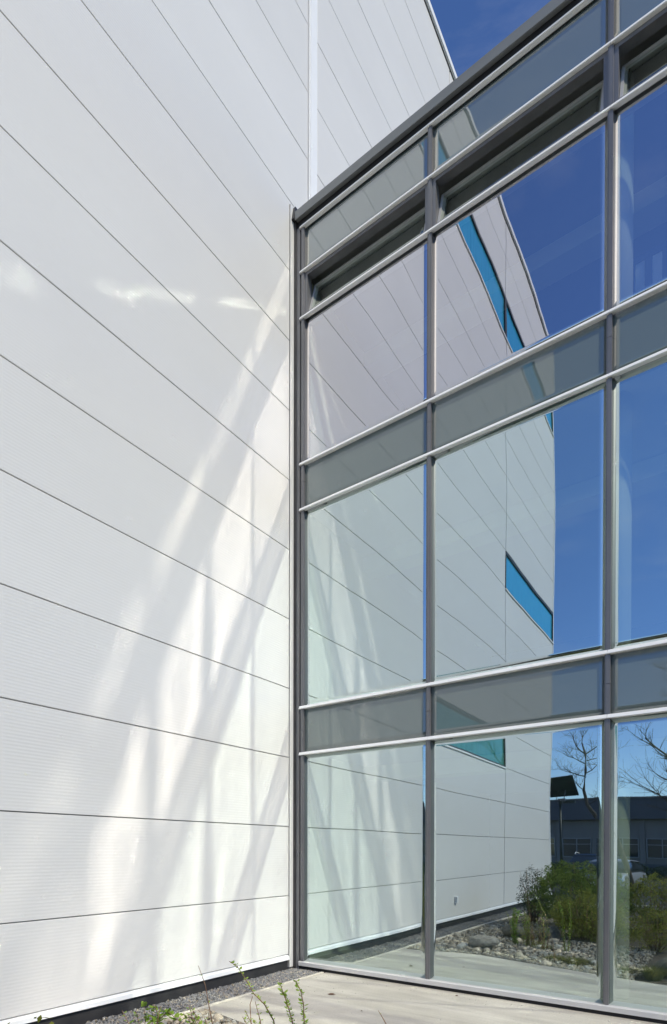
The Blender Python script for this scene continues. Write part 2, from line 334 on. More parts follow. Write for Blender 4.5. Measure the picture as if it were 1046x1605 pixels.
# ------------------------------------------------------------------ white clad building
wb = empty('white_building', (0,0,0), label='tall white metal clad building with horizontal joints and blue strip windows', cat='building')
MODS = [(-14.14,-9.23), (-9.23,-4.32), (-4.32,.345), (.545,5.45), (5.45,10.35)]
WIN = {(0,9), (1,4)} | {(i,16) for i in (0,1,2)}
ROOF_Z = 19.06
box('wall', M['backing'], wb, -9, -.052, -14.1, 10.3, -.3, ROOF_Z)
pm = {}
def panel_mesh(w, h):
    key = (round(w,3), round(h,3))
    if key not in pm:
        bm = bmesh.new(); bx(bm, -.026, .026, -w/2, w/2, -h/2, h/2)
        bmesh.ops.bevel(bm, geom=[e for e in bm.edges if all(v.co.x > 0 for v in e.verts)], offset=.004, segments=1, affect='EDGES')
        pm[key] = mesh('panel', bm, M['panel'])
    return pm[key]
rnd = random.Random(2)
for i, (y0, y1) in enumerate(MODS):
    for k in range(19):
        if (i, k) in WIN: continue
        z0 = k + .059 if k else .205; z1 = k + 1.059
        link('panel', panel_mesh(y1-y0-.034, z1-z0-.010), wb, (-.026 + rnd.uniform(-.0008,.0008), (y0+y1)/2, (z0+z1)/2))
# end wall towards the car park, clad in the same way
for k in range(19):
    z0 = k + .059 if k else .205
    bm = bmesh.new(); bx(bm, -4.4, 4.4, -.026, .026, -(k+1.059-z0-.012)/2, (k+1.059-z0-.012)/2)
    link('panel', mesh('panel', bm, M['panel']), wb, (-4.45, -14.128, (z0+k+1.059)/2))
box('corner_trim', M['white_trim'], wb, -.05, .012, -14.165, -14.10, .2, ROOF_Z)
# strip windows
def strip(y0, y1, z0, z1, glass, parts):
    f = .05; bm = bmesh.new(); d0, d1 = -.0515, .008
    bx(bm, d0, d1, y0, y1, z0, z0+f); bx(bm, d0, d1, y0, y1, z1-f*1.4, z1)
    bx(bm, d0, d1, y0, y0+f, z0+f, z1-f*1.4); bx(bm, d0, d1, y1-f, y1, z0+f, z1-f*1.4)
    fr = link('strip_window', mesh('strip_window', bm, M['dark_metal']), wb)
    wd = (y1-y0-2*f)/parts
    for q in range(parts):
        a = y0+f+q*wd; box('pane', glass, fr, -.045, -.03, a+.004, a+wd-.004, z0+f, z1-f*1.4)
    box('sill', M['white_trim'], fr, -.03, .03, y0-.01, y1+.01, z0-.03, z0+.006)
strip(-14.13, -9.24, 16.0, 17.04, M['sky_blue_glass'], 4)
strip(-9.22, -4.33, 16.0, 17.04, M['sky_blue_glass'], 4)
strip(-4.31, .335, 16.0, 17.04, M['sky_blue_glass'], 4)
strip(-14.13, -9.24, 9.03, 10.04, M['sky_blue_glass'], 4)
strip(-9.22, -4.34, 4.06, 5.05, M['teal_glass'], 5)
# joint cover, coping, base flashing, corner flashing, utility outlet
bm = bmesh.new(); bx(bm, -.05, .010, .352, .538, .2, ROOF_Z); bx(bm, .0, .030, .368, .522, .2, ROOF_Z-.002)
link('joint_cover', mesh('joint_cover', bm, M['white_trim']), wb)
bm = bmesh.new(); bx(bm, -.3, .045, -14.2, 10.4, ROOF_Z+.03, ROOF_Z+.15); bx(bm, -.25, .02, -14.18, 10.38, ROOF_Z+.005, ROOF_Z+.03)
link('coping', mesh('coping', bm, M['white_trim']), wb)
box('coping_shadow_gap', M['dark_metal'], wb, -.2, .012, -14.16, 10.36, ROOF_Z-.03, ROOF_Z+.005)
bm = bmesh.new(); prism(bm, [(-.04,.2),(.004,.2),(.03,.178),(.034,.135),(-.04,.135)], -14.16, -.115, 'y')
link('base_flashing', mesh('base_flashing', bm, M['white_trim']), wb)
box('base_recess', M['dark_metal'], wb, -.05, -.012, -14.1, -.02, -.06, .134)
bm = bmesh.new(); bx(bm, -.04, .012, -.098, -.012, .02, 11.0); bx(bm, .0, .02, -.098, -.082, .02, 11.0)
link('corner_flashing', mesh('corner_flashing', bm, M['panel']), wb)
ou = box('outlet_box', M['plastic'], wb, .0, .05, -5.81, -5.71, .50, .66, .008)
box('outlet_cover', M['white_trim'], ou, .05, .065, -5.80, -5.72, .51, .65).location = (.03, 0, 0)

# ------------------------------------------------------------------ glass building
ZS = [.081, 3.114, 3.782, 6.637, 7.293, 9.385, 10.047, 10.69]     # centre lines of the horizontal caps
MX = [.158, 2.157, 4.200, 6.235, 8.27, 10.305, 12.34]
YGL = .040
gb = empty('glass_building', (6.2,0,0), label='three storey glass fronted building with reflective curtain wall and pale transoms', cat='building')
GP = Vector((6.2,0,0))
def gbox(name, mt, x0, x1, y0, y1, z0, z1, par=None, bev=0.):
    o = box(name, mt, None, x0, x1, y0, y1, z0, z1, bev); o.parent = par or gb
    o.location -= (GP if par is None else par['_o']); return o
def glink(name, me, loc, rot=(0,0,0), par=None):
    return link(name, me, par or gb, Vector(loc)-GP, rot)
# warped sealed units: every pane bows a little and carries a roller wave, which bends what it mirrors
def pane_mesh(w, h, seed, bow=.0016, wave=.00003, mt='coated'):
    rnd = random.Random(seed); nx, nz = 26, max(8, int(26*h/w)); bm = bmesh.new(); g = []
    b = bow*rnd.choice((-1,1,1))*rnd.uniform(.6,1.2); tx, tz = rnd.uniform(-.0014,.0014), rnd.uniform(-.0014,.0014)
    o = Vector((seed*3.7, seed*1.9, 0))
    for j in range(nz+1):
        row = []
        for i in range(nx+1):
            u, v = i/nx, j/nz; s = 4*u*(1-u); t = 4*v*(1-v)
            e = (1-(1-s)**2)*(1-(1-t)**2)
            y = b*e + tx*(u-.5)*w + tz*(v-.5)*h + .0016*e*noise.noise(Vector((u*w*.9, v*h*.8, 0))+o) + wave*math.sin(v*h*2*math.pi/.31+seed)*min(1,e*2)
            row.append(bm.verts.new(((u-.5)*w, y, (v-.5)*h)))
        g.append(row)
    for j in range(nz):
        for i in range(nx): bm.faces.new((g[j][i], g[j][i+1], g[j+1][i+1], g[j+1][i])).smooth = True
    d = .028; q = [bm.verts.new((sx*w/2, d, sz*h/2)) for sx, sz in ((-1,-1),(1,-1),(1,1),(-1,1))]
    bm.faces.new(q[::-1]).material_index = 1
    rim = [g[0], [r_[-1] for r_ in g], g[-1][::-1], [r_[0] for r_ in g][::-1]]
    for s_, rw in enumerate(rim): bm.faces.new([q[s_], q[(s_+1)%4]] + rw[::-1]).material_index = 1
    return mesh('pane', bm, [M[mt], M['clear']])
hw = .026
for bi in range(6):
    x0, x1 = MX[bi]+hw, MX[bi+1]-hw; xc, ww = (x0+x1)/2, x1-x0
    for ki, (a, b) in enumerate(((0,1),(2,3),(4,5))):
        z0, z1 = ZS[a]+.026, ZS[b]-.026
        glink('glass_pane', pane_mesh(ww, z1-z0, bi*7+ki+1, bow=(.0016,.0025,.0028)[ki], mt='coated_top' if ki == 2 else 'coated'), (xc, YGL, (z0+z1)/2))
    for a, b in ((1,2),(3,4),(6,7)):
        z0, z1 = ZS[a]+.026, ZS[b]-.026
        o = glink('spandrel_panel', pane_mesh(ww, z1-z0, bi*5+a+40, bow=.0009, mt='spandrel_top' if a == 6 else 'spandrel'), (xc, YGL, (z0+z1)/2))
        o.data.materials[1] = M['spandrel']
    # open hopper vent in the clerestory band, hinged at the bottom and leaning in
    z0, z1 = ZS[5]+.026, ZS[6]-.026
    ve = empty('vent_window', (0,0,0)); ve.parent = gb; ve.location = Vector((xc, YGL, z0))-GP; ve['_o'] = Vector((xc, YGL, z0))
    bm = bmesh.new(); f = .045; H = z1-z0; W2 = ww/2
    bx(bm, -W2, W2, -.012, .09, 0, f*.75); bx(bm, -W2, W2, -.012, .09, H-f, H)
    bx(bm, -W2, -W2+f, -.012, .09, f*.75, H-f); bx(bm, W2-f, W2, -.012, .09, f*.75, H-f)
    link('vent_frame', mesh('vent_frame', bm, M['grey_metal']), ve)
    sash = empty('sash', (0,0,0)); sash.parent = ve; sash.location = (0,.028,f*.75); sash.rotation_euler = (-R(16),0,0)
    sw, sh = ww-2*f-.01, H-1.75*f-.01; s = .032; bm = bmesh.new()
    bx(bm, -sw/2, sw/2, -.02, .025, 0, s); bx(bm, -sw/2, sw/2, -.02, .025, sh-s, sh)
    bx(bm, -sw/2, -sw/2+s, -.02, .025, s, sh-s); bx(bm, sw/2-s, sw/2, -.02, .025, s, sh-s)
    link('sash_frame', mesh('sash_frame', bm, M['grey_light']), sash)
    link('sash_glass', pane_mesh(sw-2*s, sh-2*s, 80+bi, bow=.0005, wave=.00005, mt='vent_glass'), sash, (0,-.004,sh/2))
    bm = bmesh.new()
    for sx in (-1, 1):
        tube(bm, [(sx*(W2-f-.012), .06, f), (sx*(W2-f-.02), .10, .22), (sx*(W2-f-.03), .17, .40)], [.007,.007,.006], 5)
    link('stay_arm', mesh('stay_arm', bm, M['dark_metal']), ve)
    del ve['_o']
# mullions: outer cap, with the box section standing behind the glass
def mull(x, z0, z1):
    bm = bmesh.new(); bx(bm, -hw, hw, -.017, .026, 0, z1-z0); bx(bm, -hw+.014, hw-.014, -.021, -.017, 0, z1-z0)
    o = glink('mullion', mesh('mullion', bm, M['grey_metal']), (x, .025, z0))
    return o
segs = [(0.11, ZS[2]-.33), (ZS[2]-.326, ZS[4]-.26), (ZS[4]-.256, 10.72)]
for x in MX:
    for a, b in segs:
        o = mull(x, a, b)
    gbox('mullion_box', M['grey_mid'], x-.015, x+.015, .07, .17, .0, 10.3)
# horizontal caps: rounded nose, one length per bay
def cap_mesh(ln, h=.046, d=.042):
    prof = [(d,-h/2),(-.002,-h/2),(-.009,-h/2+.003),(-.010,-h/2+.007),(.005,h/2-.005),(.009,h/2-.001),(.014,h/2),(d,h/2)]
    bm = bmesh.new(); prism(bm, prof, 0, ln, 'x'); return mesh('transom', bm, M['silver'])
for zi, z in enumerate(ZS[1:]):
    for bi in range(6):
        x0 = MX[bi]+.0015 if bi else .112; x1 = MX[bi+1]-.0015
        glink('transom', cap_mesh(x1-x0), (x0, -.004, z))
for a in ZS[1:-1]:
    gbox('transom_box', M['grey_light'], .2, 12.3, .075, .165, a-.024, a+.024)
# sill, dark gap
bm = bmesh.new(); prism(bm, [(.06,.045),(-.012,.045),(-.014,.098),(-.002,.108),(.06,.110)], 0, 12.26, 'x')
glink('sill', mesh('sill', bm, M['sill_metal']), (.112,0,0))
gbox('sill_gasket', M['gasket'], .06, 12.37, .012, .06, -.06, .0445)
# corner frame against the white wall
gbox('corner_post', M['dark_metal'], .004, .052, -.012, .12, .0, 10.86)
gbox('corner_frame', M['grey_metal'], .053, .110, .004, .12, .0, 10.70)
gbox('corner_gasket', M['gasket'], .1105, .124, .02, .12, .11, 10.66)
# parapet
bm = bmesh.new(); prism(bm, [(-.05,10.785),(-.04,10.785),(-.04,10.80),(.30,10.80),(.30,10.91),(-.01,10.925),(-.05,10.905)], 0, 6.08, 'x')
pfm = mesh('parapet_cap', bm, M['fascia'])
glink('parapet_cap', pfm, (.06,0,0)); glink('parapet_cap', pfm, (6.146,0,0))
gbox('parapet_gap', M['gasket'], .06, 12.3, .012, .25, 10.717, 10.798)
bm = bmesh.new(); prism(bm, [(-.07,10.80),(.02,10.80),(.02,11.0),(-.03,11.0)], 0, .05, 'x')
glink('end_flashing', mesh('end_flashing', bm, M['dark_metal']), (.006,0,0))
# inside
gbox('side_wall', M['int_wall'], .03, .118, .125, 9.0, 0, 10.3)
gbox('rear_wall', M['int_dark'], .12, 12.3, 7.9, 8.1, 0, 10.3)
gbox('far_side_wall', M['fascia'], 12.38, 12.5, .02, 8.1, 0, 10.95)
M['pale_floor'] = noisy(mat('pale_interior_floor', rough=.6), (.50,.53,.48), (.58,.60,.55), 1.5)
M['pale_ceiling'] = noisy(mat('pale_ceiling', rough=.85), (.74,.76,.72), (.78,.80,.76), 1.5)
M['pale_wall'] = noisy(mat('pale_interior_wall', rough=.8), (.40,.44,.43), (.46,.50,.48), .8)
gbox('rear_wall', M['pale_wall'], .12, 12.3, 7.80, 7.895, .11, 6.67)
gbox('ground_floor', M['pale_floor'], .12, 12.3, .07, 7.9, -.05, .10)
for a, b in ((3.15,3.74),(6.68,7.25)):
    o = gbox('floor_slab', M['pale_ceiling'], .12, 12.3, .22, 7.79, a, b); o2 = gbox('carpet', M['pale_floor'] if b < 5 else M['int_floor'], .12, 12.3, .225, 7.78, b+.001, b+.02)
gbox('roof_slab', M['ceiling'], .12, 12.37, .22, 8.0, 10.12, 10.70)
for zc in (3.03, 6.56, 9.98):     # bulkheads that give the ceilings their lighter steps
    gbox('ceiling_bulkhead', M['int_wall'], .13, 12.3, 1.7, 2.05, zc-.14, zc+.1)
for xc in (4.195, 8.27):
    for z0, z1 in ((.10,3.15),(3.76,6.68),(7.27,10.12)):
        bm = bmesh.new(); bmesh.ops.create_cone(bm, cap_ends=True, segments=48, radius1=.155, radius2=.155, depth=z1-z0)
        for f_ in bm.faces: f_.smooth = len(f_.verts) == 4
        glink('column', mesh('column', bm, M['column']), (xc, .50, (z0+z1)/2))
ra = empty('guardrail', (0,0,0)); ra.parent = gb; ra.location = Vector((4.1,.73,7.27))-GP
bm = bmesh.new(); bx(bm, 0, 7.5, -.03, .03, 1.02, 1.08); link('top_rail', mesh('top_rail', bm, M['rail_dark']), ra)
bm = bmesh.new(); bx(bm, 0, 7.5, -.02, .02, .62, .70); link('lower_rail', mesh('lower_rail', bm, M['rail_dark']), ra)
bm = bmesh.new(); bx(bm, -.036, .036, -.025, .025, 0, 1.02); pmh = mesh('post', bm, M['rail_dark'])
bm = bmesh.new(); bx(bm, -.05, .05, -.004, .004, .70, 1.02); imh = mesh('infill', bm, M['rail_pale'])
for i in range(44):
    link('post', pmh, ra, (.04+.168*i, 0, 0)); link('infill', imh, ra, (.124+.168*i, .0, 0))

# ------------------------------------------------------------------ boulders, weeds and shrubs
def boulder(loc, s, mt, label, rz=0., seed=1):
    o = link('boulder', rock_mesh('boulder', mt, 3, seed, .62, .35), None, loc, (0,0,rz), s); return tag(o, label, 'boulder')
boulder((1.63,-3.2,.08), (.30,.22,.22), M['boulder'], 'large rounded grey boulder lying among the pale river cobbles', .3, 4)
boulder((1.75,-4.75,.06), (.34,.28,.26), M['boulder_dark'], 'dark brown boulder at the back of the cobble bed nearest the white wall', .8, 9)
boulder((2.35,-4.9,.05), (.28,.22,.30), M['boulder_dark'], 'dark pointed boulder under the left edge of the large green bush', 1.7, 15)
boulder((4.62,-2.55,.08), (.26,.24,.24), M['boulder_dark'], 'smooth dark greenish boulder beside the grass tuft at the pavement edge', .1, 22)

def leaf_quad(vs, fs, p, n, s, rnd, fold=.25):
    a = n.cross(Vector((rnd.uniform(-1,1), rnd.uniform(-1,1), rnd.uniform(-1,1)))).normalized(); b = n.cross(a); k = len(vs)
    vs += [p - a*s, p + b*s*.42 + n*s*fold*.4, p + a*s, p - b*s*.42 + n*s*fold*.4]; fs += [(k,k+1,k+2),(k,k+2,k+3)]
def bush(loc, rx, ry, h, n, ls, mt, label, seed, group=None, twigs=26, hollow=.55):
    rnd = random.Random(seed); root = empty('bush', loc, label=label, cat='bush', group=group); vs = []; fs = []; off = Vector((seed*5.3,0,0))
    while len(fs) < n*2:
        v = Vector((rnd.gauss(0,1), rnd.gauss(0,1), rnd.gauss(0,1))).normalized() * (hollow + (1-hollow)*rnd.random()**.5)
        k = 1 + .30*noise.noise(v*1.7+off) + .22*noise.noise(v*4.5+off)
        p = Vector((v.x*rx*k, v.y*ry*k, h*.52 + v.z*h*.5*k))
        if p.z < .03: continue
        if noise.noise(p*4.2+off) < -.12 and rnd.random() < .85: continue
        nn = (v*.6 + Vector((rnd.uniform(-1,1), rnd.uniform(-1,1), rnd.uniform(-.3,1.2)))).normalized()
        leaf_quad(vs, fs, p, nn, ls*rnd.uniform(.6,1.3), rnd)
    me = bpy.data.meshes.new('foliage'); me.from_pydata(vs, [], fs); me.materials.append(mt); link('foliage', me, root)
    bm = bmesh.new()
    for i in range(twigs):
        a = rnd.uniform(0,6.28); q = rnd.uniform(.2,1.); e = Vector((math.cos(a)*rx*q, math.sin(a)*ry*q, h*rnd.uniform(.55,1.04)))
        s0 = Vector((math.cos(a)*.06, math.sin(a)*.06, -.04)); mid = s0.lerp(e,.5) + Vector((rnd.uniform(-.08,.08), rnd.uniform(-.08,.08), .05))
        tube(bm, [s0, mid, e], [.010,.007,.003], 4)
    link('stems', mesh('stems', bm, M['twig']), root); return root
bush((2.45,-6.9,-.04), .98, .8, 1.48, 15000, .031, M['leaf'], 'large rounded green bush mirrored beside the end of the white wall', 3)
bush((1.35,-7.3,-.04), .38, .4, 1.30, 2600, .02, M['leaf_dark'], 'darker upright bush against the white wall at the left of the large green bush', 8)
bush((2.95,-5.35,-.04), .70, .58, .92, 6000, .027, M['leaf_yellow'], 'lower green shrub in front of the large green bush', 12)
bush((3.92,-7.3,-.04), .70, .6, 1.2, 6000, .029, M['leaf_yellow'], 'yellow green shrub mirrored at the right edge of the glass', 17)
bush((4.15,-4.6,-.04), .50, .42, .68, 3400, .018, M['leaf_yellow'], 'low yellow green shrub behind the dark greenish boulder', 19)
bush((2.35,-3.95,-.04), .28, .25, .42, 700, .014, M['leaf_yellow'], 'small sparse yellow green shrub rooted among the cobbles', 23, twigs=14)
bush((5.6,-9.8,-.04), 1.1, .8, 1.5, 3800, .026, M['leaf_dark'], 'dark twiggy bush behind the yellow green shrub', 29)
bush((8.5,-8.6,-.04), 1.0, .8, 1.1, 3000, .026, M['leaf'], 'green bush far to the right in the planting bed', 31)

def tuft(loc, r, h, n, label, seed):
    rnd = random.Random(seed); vs = []; fs = []
    for i in range(n):
        a = rnd.uniform(0,6.28); q = r*rnd.random()**.7; b = Vector((math.cos(a)*q*.5, math.sin(a)*q*.5, -.02)); ln = h*rnd.uniform(.5,1.1)
        d = Vector((math.cos(a)*q, math.sin(a)*q, 0)); s = Vector((-math.sin(a), math.cos(a), 0))*.0028; k = len(vs)
        m1 = b + d*.35 + Vector((0,0,ln*.6)); t = b + d*1.0 + Vector((rnd.uniform(-.02,.02), rnd.uniform(-.02,.02), ln*rnd.uniform(.6,1)))
        vs += [b-s, b+s, m1-s, m1+s, t]; fs += [(k,k+1,k+3,k+2),(k+2,k+3,k+4)]
    me = bpy.data.meshes.new('grass_tuft'); me.from_pydata(vs, [], fs); me.materials.append(M['blade'])
    return tag(link('grass_tuft', me, None, loc), label, 'grass tuft')
tuft((3.35,-2.62,-.03), .22, .15, 900, 'spreading grass tuft at the pavement edge in front of the bushes', 1)
tuft((3.02,-2.72,-.03), .18, .13, 600, 'low grass tuft touching the left side of the spreading tuft', 5)
tuft((2.55,-3.7,-.03), .16, .14, 500, 'small dry grass tuft at the back edge of the cobbles', 2)
tuft((4.40,-2.22,-.03), .18, .24, 700, 'tall grass tuft beside the smooth dark greenish boulder', 3)
tuft((4.05,-2.40,-.03), .16, .13, 500, 'low mossy grass tuft between the mullion and the tall tuft', 4)
o = scatter('white_stones', M['cobble'], 60, lambda r: (r.uniform(3.85,4.35), r.uniform(-2.75,-2.25), r.uniform(-.01,.02)), .02, .055, 9)
tag(link('white_stones', o), 'scattered pale stones around the tufts at the pavement edge', 'stones', kind='stuff')

# leafy shoots that rise in the foreground from low shrubs below the frame
SH = {
'A1': [(1.917,-4.013,0.345),(1.938,-3.997,0.524),(1.926,-4.004,0.657)],
'A2': [(1.982,-3.967,0.345),(2.000,-3.953,0.501),(2.061,-3.909,0.591),(2.145,-3.850,0.506)],
'A3': [(2.019,-3.941,0.345),(2.007,-3.948,0.568),(1.992,-3.958,0.631)],
'B': [(2.340,-3.716,0.257),(2.320,-3.727,0.507),(2.302,-3.739,0.614),(2.279,-3.754,0.770),(2.238,-3.782,0.908)],
'B2': [(2.202,-3.813,0.257),(2.211,-3.804,0.524),(2.185,-3.822,0.636)],
'B3': [(2.267,-3.767,0.301),(2.244,-3.781,0.524),(2.199,-3.811,0.613)],
'C': [(2.712,-3.453,0.258),(2.670,-3.480,0.525),(2.618,-3.516,0.637),(2.556,-3.559,0.712),(2.508,-3.592,0.815),(2.460,-3.625,0.904),(2.413,-3.658,0.939)],
'C2': [(2.537,-3.577,0.258),(2.543,-3.571,0.480),(2.535,-3.575,0.636),(2.549,-3.564,0.694)],
'C3': [(2.609,-3.525,0.302),(2.594,-3.534,0.525),(2.564,-3.554,0.659)],
'D': [(2.918,-3.552,0.331),(2.906,-3.558,0.568),(2.881,-3.575,0.678),(2.849,-3.596,0.784),(2.835,-3.606,0.839)],
'E': [(3.028,-3.597,0.368),(3.030,-3.593,0.598),(3.026,-3.595,0.718),(3.012,-3.604,0.800),(2.985,-3.623,0.875)],
'F': [(3.041,-2.487,0.12),(3.012,-2.507,0.323),(2.982,-2.528,0.390),(2.961,-2.542,0.430)]}
def shoot_plant(label, base, stems, seed):
    """stems: (key, leaf size, leaves per metre, bare length)"""
    rnd = random.Random(seed); root = empty('leafy_shrub', base, label=label, cat='shrub')
    for key, ls, dens, bare in stems:
        pts = [Vector(p)-Vector(base) for p in SH[key]]; b0 = Vector((pts[0].x*.35, pts[0].y*.35, 0)); pts = [b0] + pts; bm = bmesh.new(); n = len(pts)
        tube(bm, pts, [.0065 - .0045*i/(n-1) for i in range(n)], 5); link('stem', mesh('stem', bm, M['twig']), root)
        if not ls: continue
        lv = []; lf = []
        for a, b in zip(pts, pts[1:]):
            d = (b-a); c = max(1, int(d.length*dens))
            if b.z < bare: continue
            for i in range(c):
                t = (i+rnd.random()*.5)/c; p = a.lerp(b, t)
                for sgn in (-1, 1):
                    ang = rnd.uniform(0, 6.28); out = Vector((math.cos(ang), math.sin(ang), rnd.uniform(.1,.9))).normalized(); s = ls*rnd.uniform(.55,1.15)
                    tip = p + out*s; side = out.cross(Vector((rnd.uniform(-.4,.4), rnd.uniform(-.4,.4), 1))).normalized(); nn = out.cross(side); k = len(lv)
                    lv += [p+out*.003, p+out*s*.35+side*s*.28+nn*s*.10, p+out*s*.75+side*s*.24+nn*s*.08, tip, p+out*s*.75-side*s*.24+nn*s*.08, p+out*s*.35-side*s*.28+nn*s*.10, p+out*s*.5]
                    lf += [(k,k+1,k+6),(k+1,k+2,k+6),(k+2,k+3,k+6),(k+3,k+4,k+6),(k+4,k+5,k+6),(k+5,k,k+6)]
        me = bpy.data.meshes.new('leaves'); me.from_pydata(lv, [], lf); me.materials.append(M['leaf_bright']); link('leaves', me, root)
    return root
def side_shoots(key, seed, n, spread, lo, hi):
    rnd = random.Random(seed); out = []
    for i in range(n):
        dx, dy = rnd.uniform(-spread, spread), rnd.uniform(-spread, spread)*.7; pts = SH[key]; k = rnd.uniform(lo, hi); nm = '%s_%d' % (key, i)
        SH[nm] = [(p[0]+dx*(j+1)/len(pts), p[1]+dy*(j+1)/len(pts), p[2]*k) for j, p in enumerate(pts)]; out.append((nm, rnd.uniform(.030,.042), 40, .25))
    return out
shoot_plant('leafy foreground shrub with fresh green shoots, leftmost of the shrubs at the bottom', (1.99,-3.97,-.04), [('A1',.058,50,.3),('A2',.060,50,.3),('A3',.056,50,.3)] + side_shoots('A1', 5, 5, .16, .85, .98), 1)
shoot_plant('shrub with one tall bare brown stem and a few green leaves', (2.27,-3.76,-.04), [('B',.020,7,.3),('B2',.04,34,.3),('B3',.038,34,.3)] + side_shoots('B3', 6, 4, .12, .8, 1.0), 2)
shoot_plant('shrub with a long slanting shoot of small leaves reaching left', (2.62,-3.52,-.04), [('C',.03,60,.3),('C2',0,0,0),('C3',.03,30,.4)] + side_shoots('C3', 7, 3, .12, .8, .98), 3)
shoot_plant('shrub with two upright shoots packed with bright green leaves', (2.96,-3.58,-.04), [('D',.034,105,.3),('E',.033,105,.3)], 4)
shoot_plant('single small brown twig with few leaves rising at the pavement edge', (3.04,-2.48,-.04), [('F',.014,14,.3)], 6)
me = scatter('grit', M['cobble_grey'], 420, lambda r: (.6+5*r.random()**1.4, (-.01-.25*r.random()**2) if r.random() < .45 else -2.2*r.random(), .002), .002, .008, 77)
tag(link('grit', me), 'fine loose grit and stone chips strewn over the concrete paving', 'grit', kind='stuff')
def dead_leaf(loc, rz, s, label):
    bm = bmesh.new(); pts = [(-1,0,.1),(-.4,.35,.25),(.3,.3,.3),(1,0,.15),(.3,-.35,.05),(-.4,-.3,.02),(0,0,0)]
    v = [bm.verts.new((a*s, b*s, c*s)) for a, b, c in pts]
    for i in range(6): bm.faces.new((v[i], v[(i+1)%6], v[6]))
    tag(link('fallen_leaf', mesh('fallen_leaf', bm, M['dead_leaf']), None, loc, (0,0,rz)), label, 'leaf')
dead_leaf((1.39,-.976,.004), .4, .05, 'dark curled fallen leaf lying on the concrete, nearest the gravel strip')
dead_leaf((2.05,-1.35,.004), 2.2, .022, 'tiny dark fallen leaf near the lower edge of the concrete')
dead_leaf((2.62,-.16,.004), 1.2, .025, 'small reddish fallen leaf against the base of the glass wall')

# ------------------------------------------------------------------ bare trees
def branch(bm, rnd, p, d, ln, r, depth):
    pts = [p]; rad = [r]; n = 4; dd = d.copy()
    for i in range(n):
        dd = (dd + Vector((rnd.uniform(-1,1), rnd.uniform(-.8,.8), rnd.uniform(-.35,.75)))*.30).normalized(); pts.append(pts[-1] + dd*ln/n); rad.append(max(.0035, r*(1-.62*(i+1)/n)))
    tube(bm, pts, rad, 5 if r > .02 else 4)
    if depth <= 0: return
    for i in range(1, n+1):
        for _ in range(2 if depth > 1 else 3):
            if rnd.random() < .78:
                e = (dd*.5 + Vector((rnd.uniform(-1,1), rnd.uniform(-1,1), rnd.uniform(-.3,.9)))).normalized()
                branch(bm, rnd, pts[i], e, ln*rnd.uniform(.4,.68), rad[i]*.62, depth-1)
def bare_tree(base, trunk, rads, limbs, label, seed):
    def far(p, k=1.2916): return (5.31+k*(p[0]-5.31), p[1]-6, max(-.1, 1.715+k*(p[2]-1.715)) if p[2] > 0 else p[2])   # trunk and limbs laid out 6 m further back
    base = far(base); trunk = [far(p) for p in trunk]; rads = [r*k for r, k in zip(rads, [1.25]*len(rads))]; limbs = [(far(p), d, ln*1.28, r*1.25, dp) for p, d, ln, r, dp in limbs]
    rnd = random.Random(seed); root = empty('bare_tree', base, label=label, cat='tree'); B = Vector(base)
    bm = bmesh.new(); tube(bm, [Vector(p)-B for p in trunk], rads, 9); link('trunk', mesh('trunk', bm, M['bark']), root)
    bm = bmesh.new()
    for p, d, ln, r, dp in limbs: branch(bm, rnd, Vector(p)-B, Vector(d).normalized(), ln, r, dp)
    link('crown', mesh('crown', bm, M['bark']), root); return root
bare_tree((2.5,-14,-.1), [(2.5,-14,-.1),(2.3,-14,1.2),(1.98,-14,2.2),(1.62,-14,2.75),(1.28,-14,3.25),(1.16,-14,3.73),(1.2,-14,4.4),(1.18,-14,4.95),(1.05,-14,5.35)],
    [.11,.095,.08,.07,.058,.05,.044,.036,.022],
    [((1.16,-14,3.73),(-.8,.2,.5),.7,.016,2),((1.2,-14,4.2),(-.9,-.1,.35),.95,.02,2),((1.2,-14,4.3),(1,.1,.3),.9,.018,2),((1.2,-14,4.6),(-.9,.3,.2),.9,.02,2),((1.18,-14,4.95),(.7,0,.6),.9,.024,2),
     ((1.18,-14,4.95),(-.8,0,.6),.85,.026,2),((1.05,-14,5.35),(-.2,0,1),.7,.018,2),((1.28,-14,3.25),(1,0,.25),.9,.02,2),((1.19,-14,4.7),(.9,-.4,.3),.8,.018,2)], 'slender bare tree with a crooked trunk mirrored beside the solar lamp', 5)
bare_tree((5.3,-14,-.1), [(5.3,-14,-.1),(5.1,-14,1.6),(4.7,-14,2.8),(4.3,-14,3.8),(4.1,-14,4.9),(3.9,-14,6.0)], [.14,.12,.10,.08,.06,.035],
    [((4.9,-14,2.2),(-1,0,.9),2.4,.06,2),((4.7,-14,2.8),(-1,.1,.25),2.1,.04,2),((4.3,-14,3.8),(-.6,0,.9),2.0,.05,2),((4.5,-14,3.3),(1,0,.8),2.0,.05,3),((3.95,-14,5.8),(-.3,0,1),1.5,.03,3),((4.1,-14,4.9),(.6,.2,.8),1.6,.03,2)], 'wide bare tree with low spreading limbs mirrored at the right edge', 9)
bare_tree((10.5,-16,-.1), [(10.5,-16,-.1),(10.4,-16,2.4),(10.7,-16,4.4),(10.5,-16,6.2)], [.16,.13,.09,.05],
    [((10.4,-16,2.4),(-1,0,.8),2.6,.06,3),((10.6,-16,3.4),(1,0,.7),2.4,.05,3),((10.7,-16,4.4),(-.5,.2,.9),2.2,.05,3)], 'tall bare tree at the far right of the car park edge', 14)

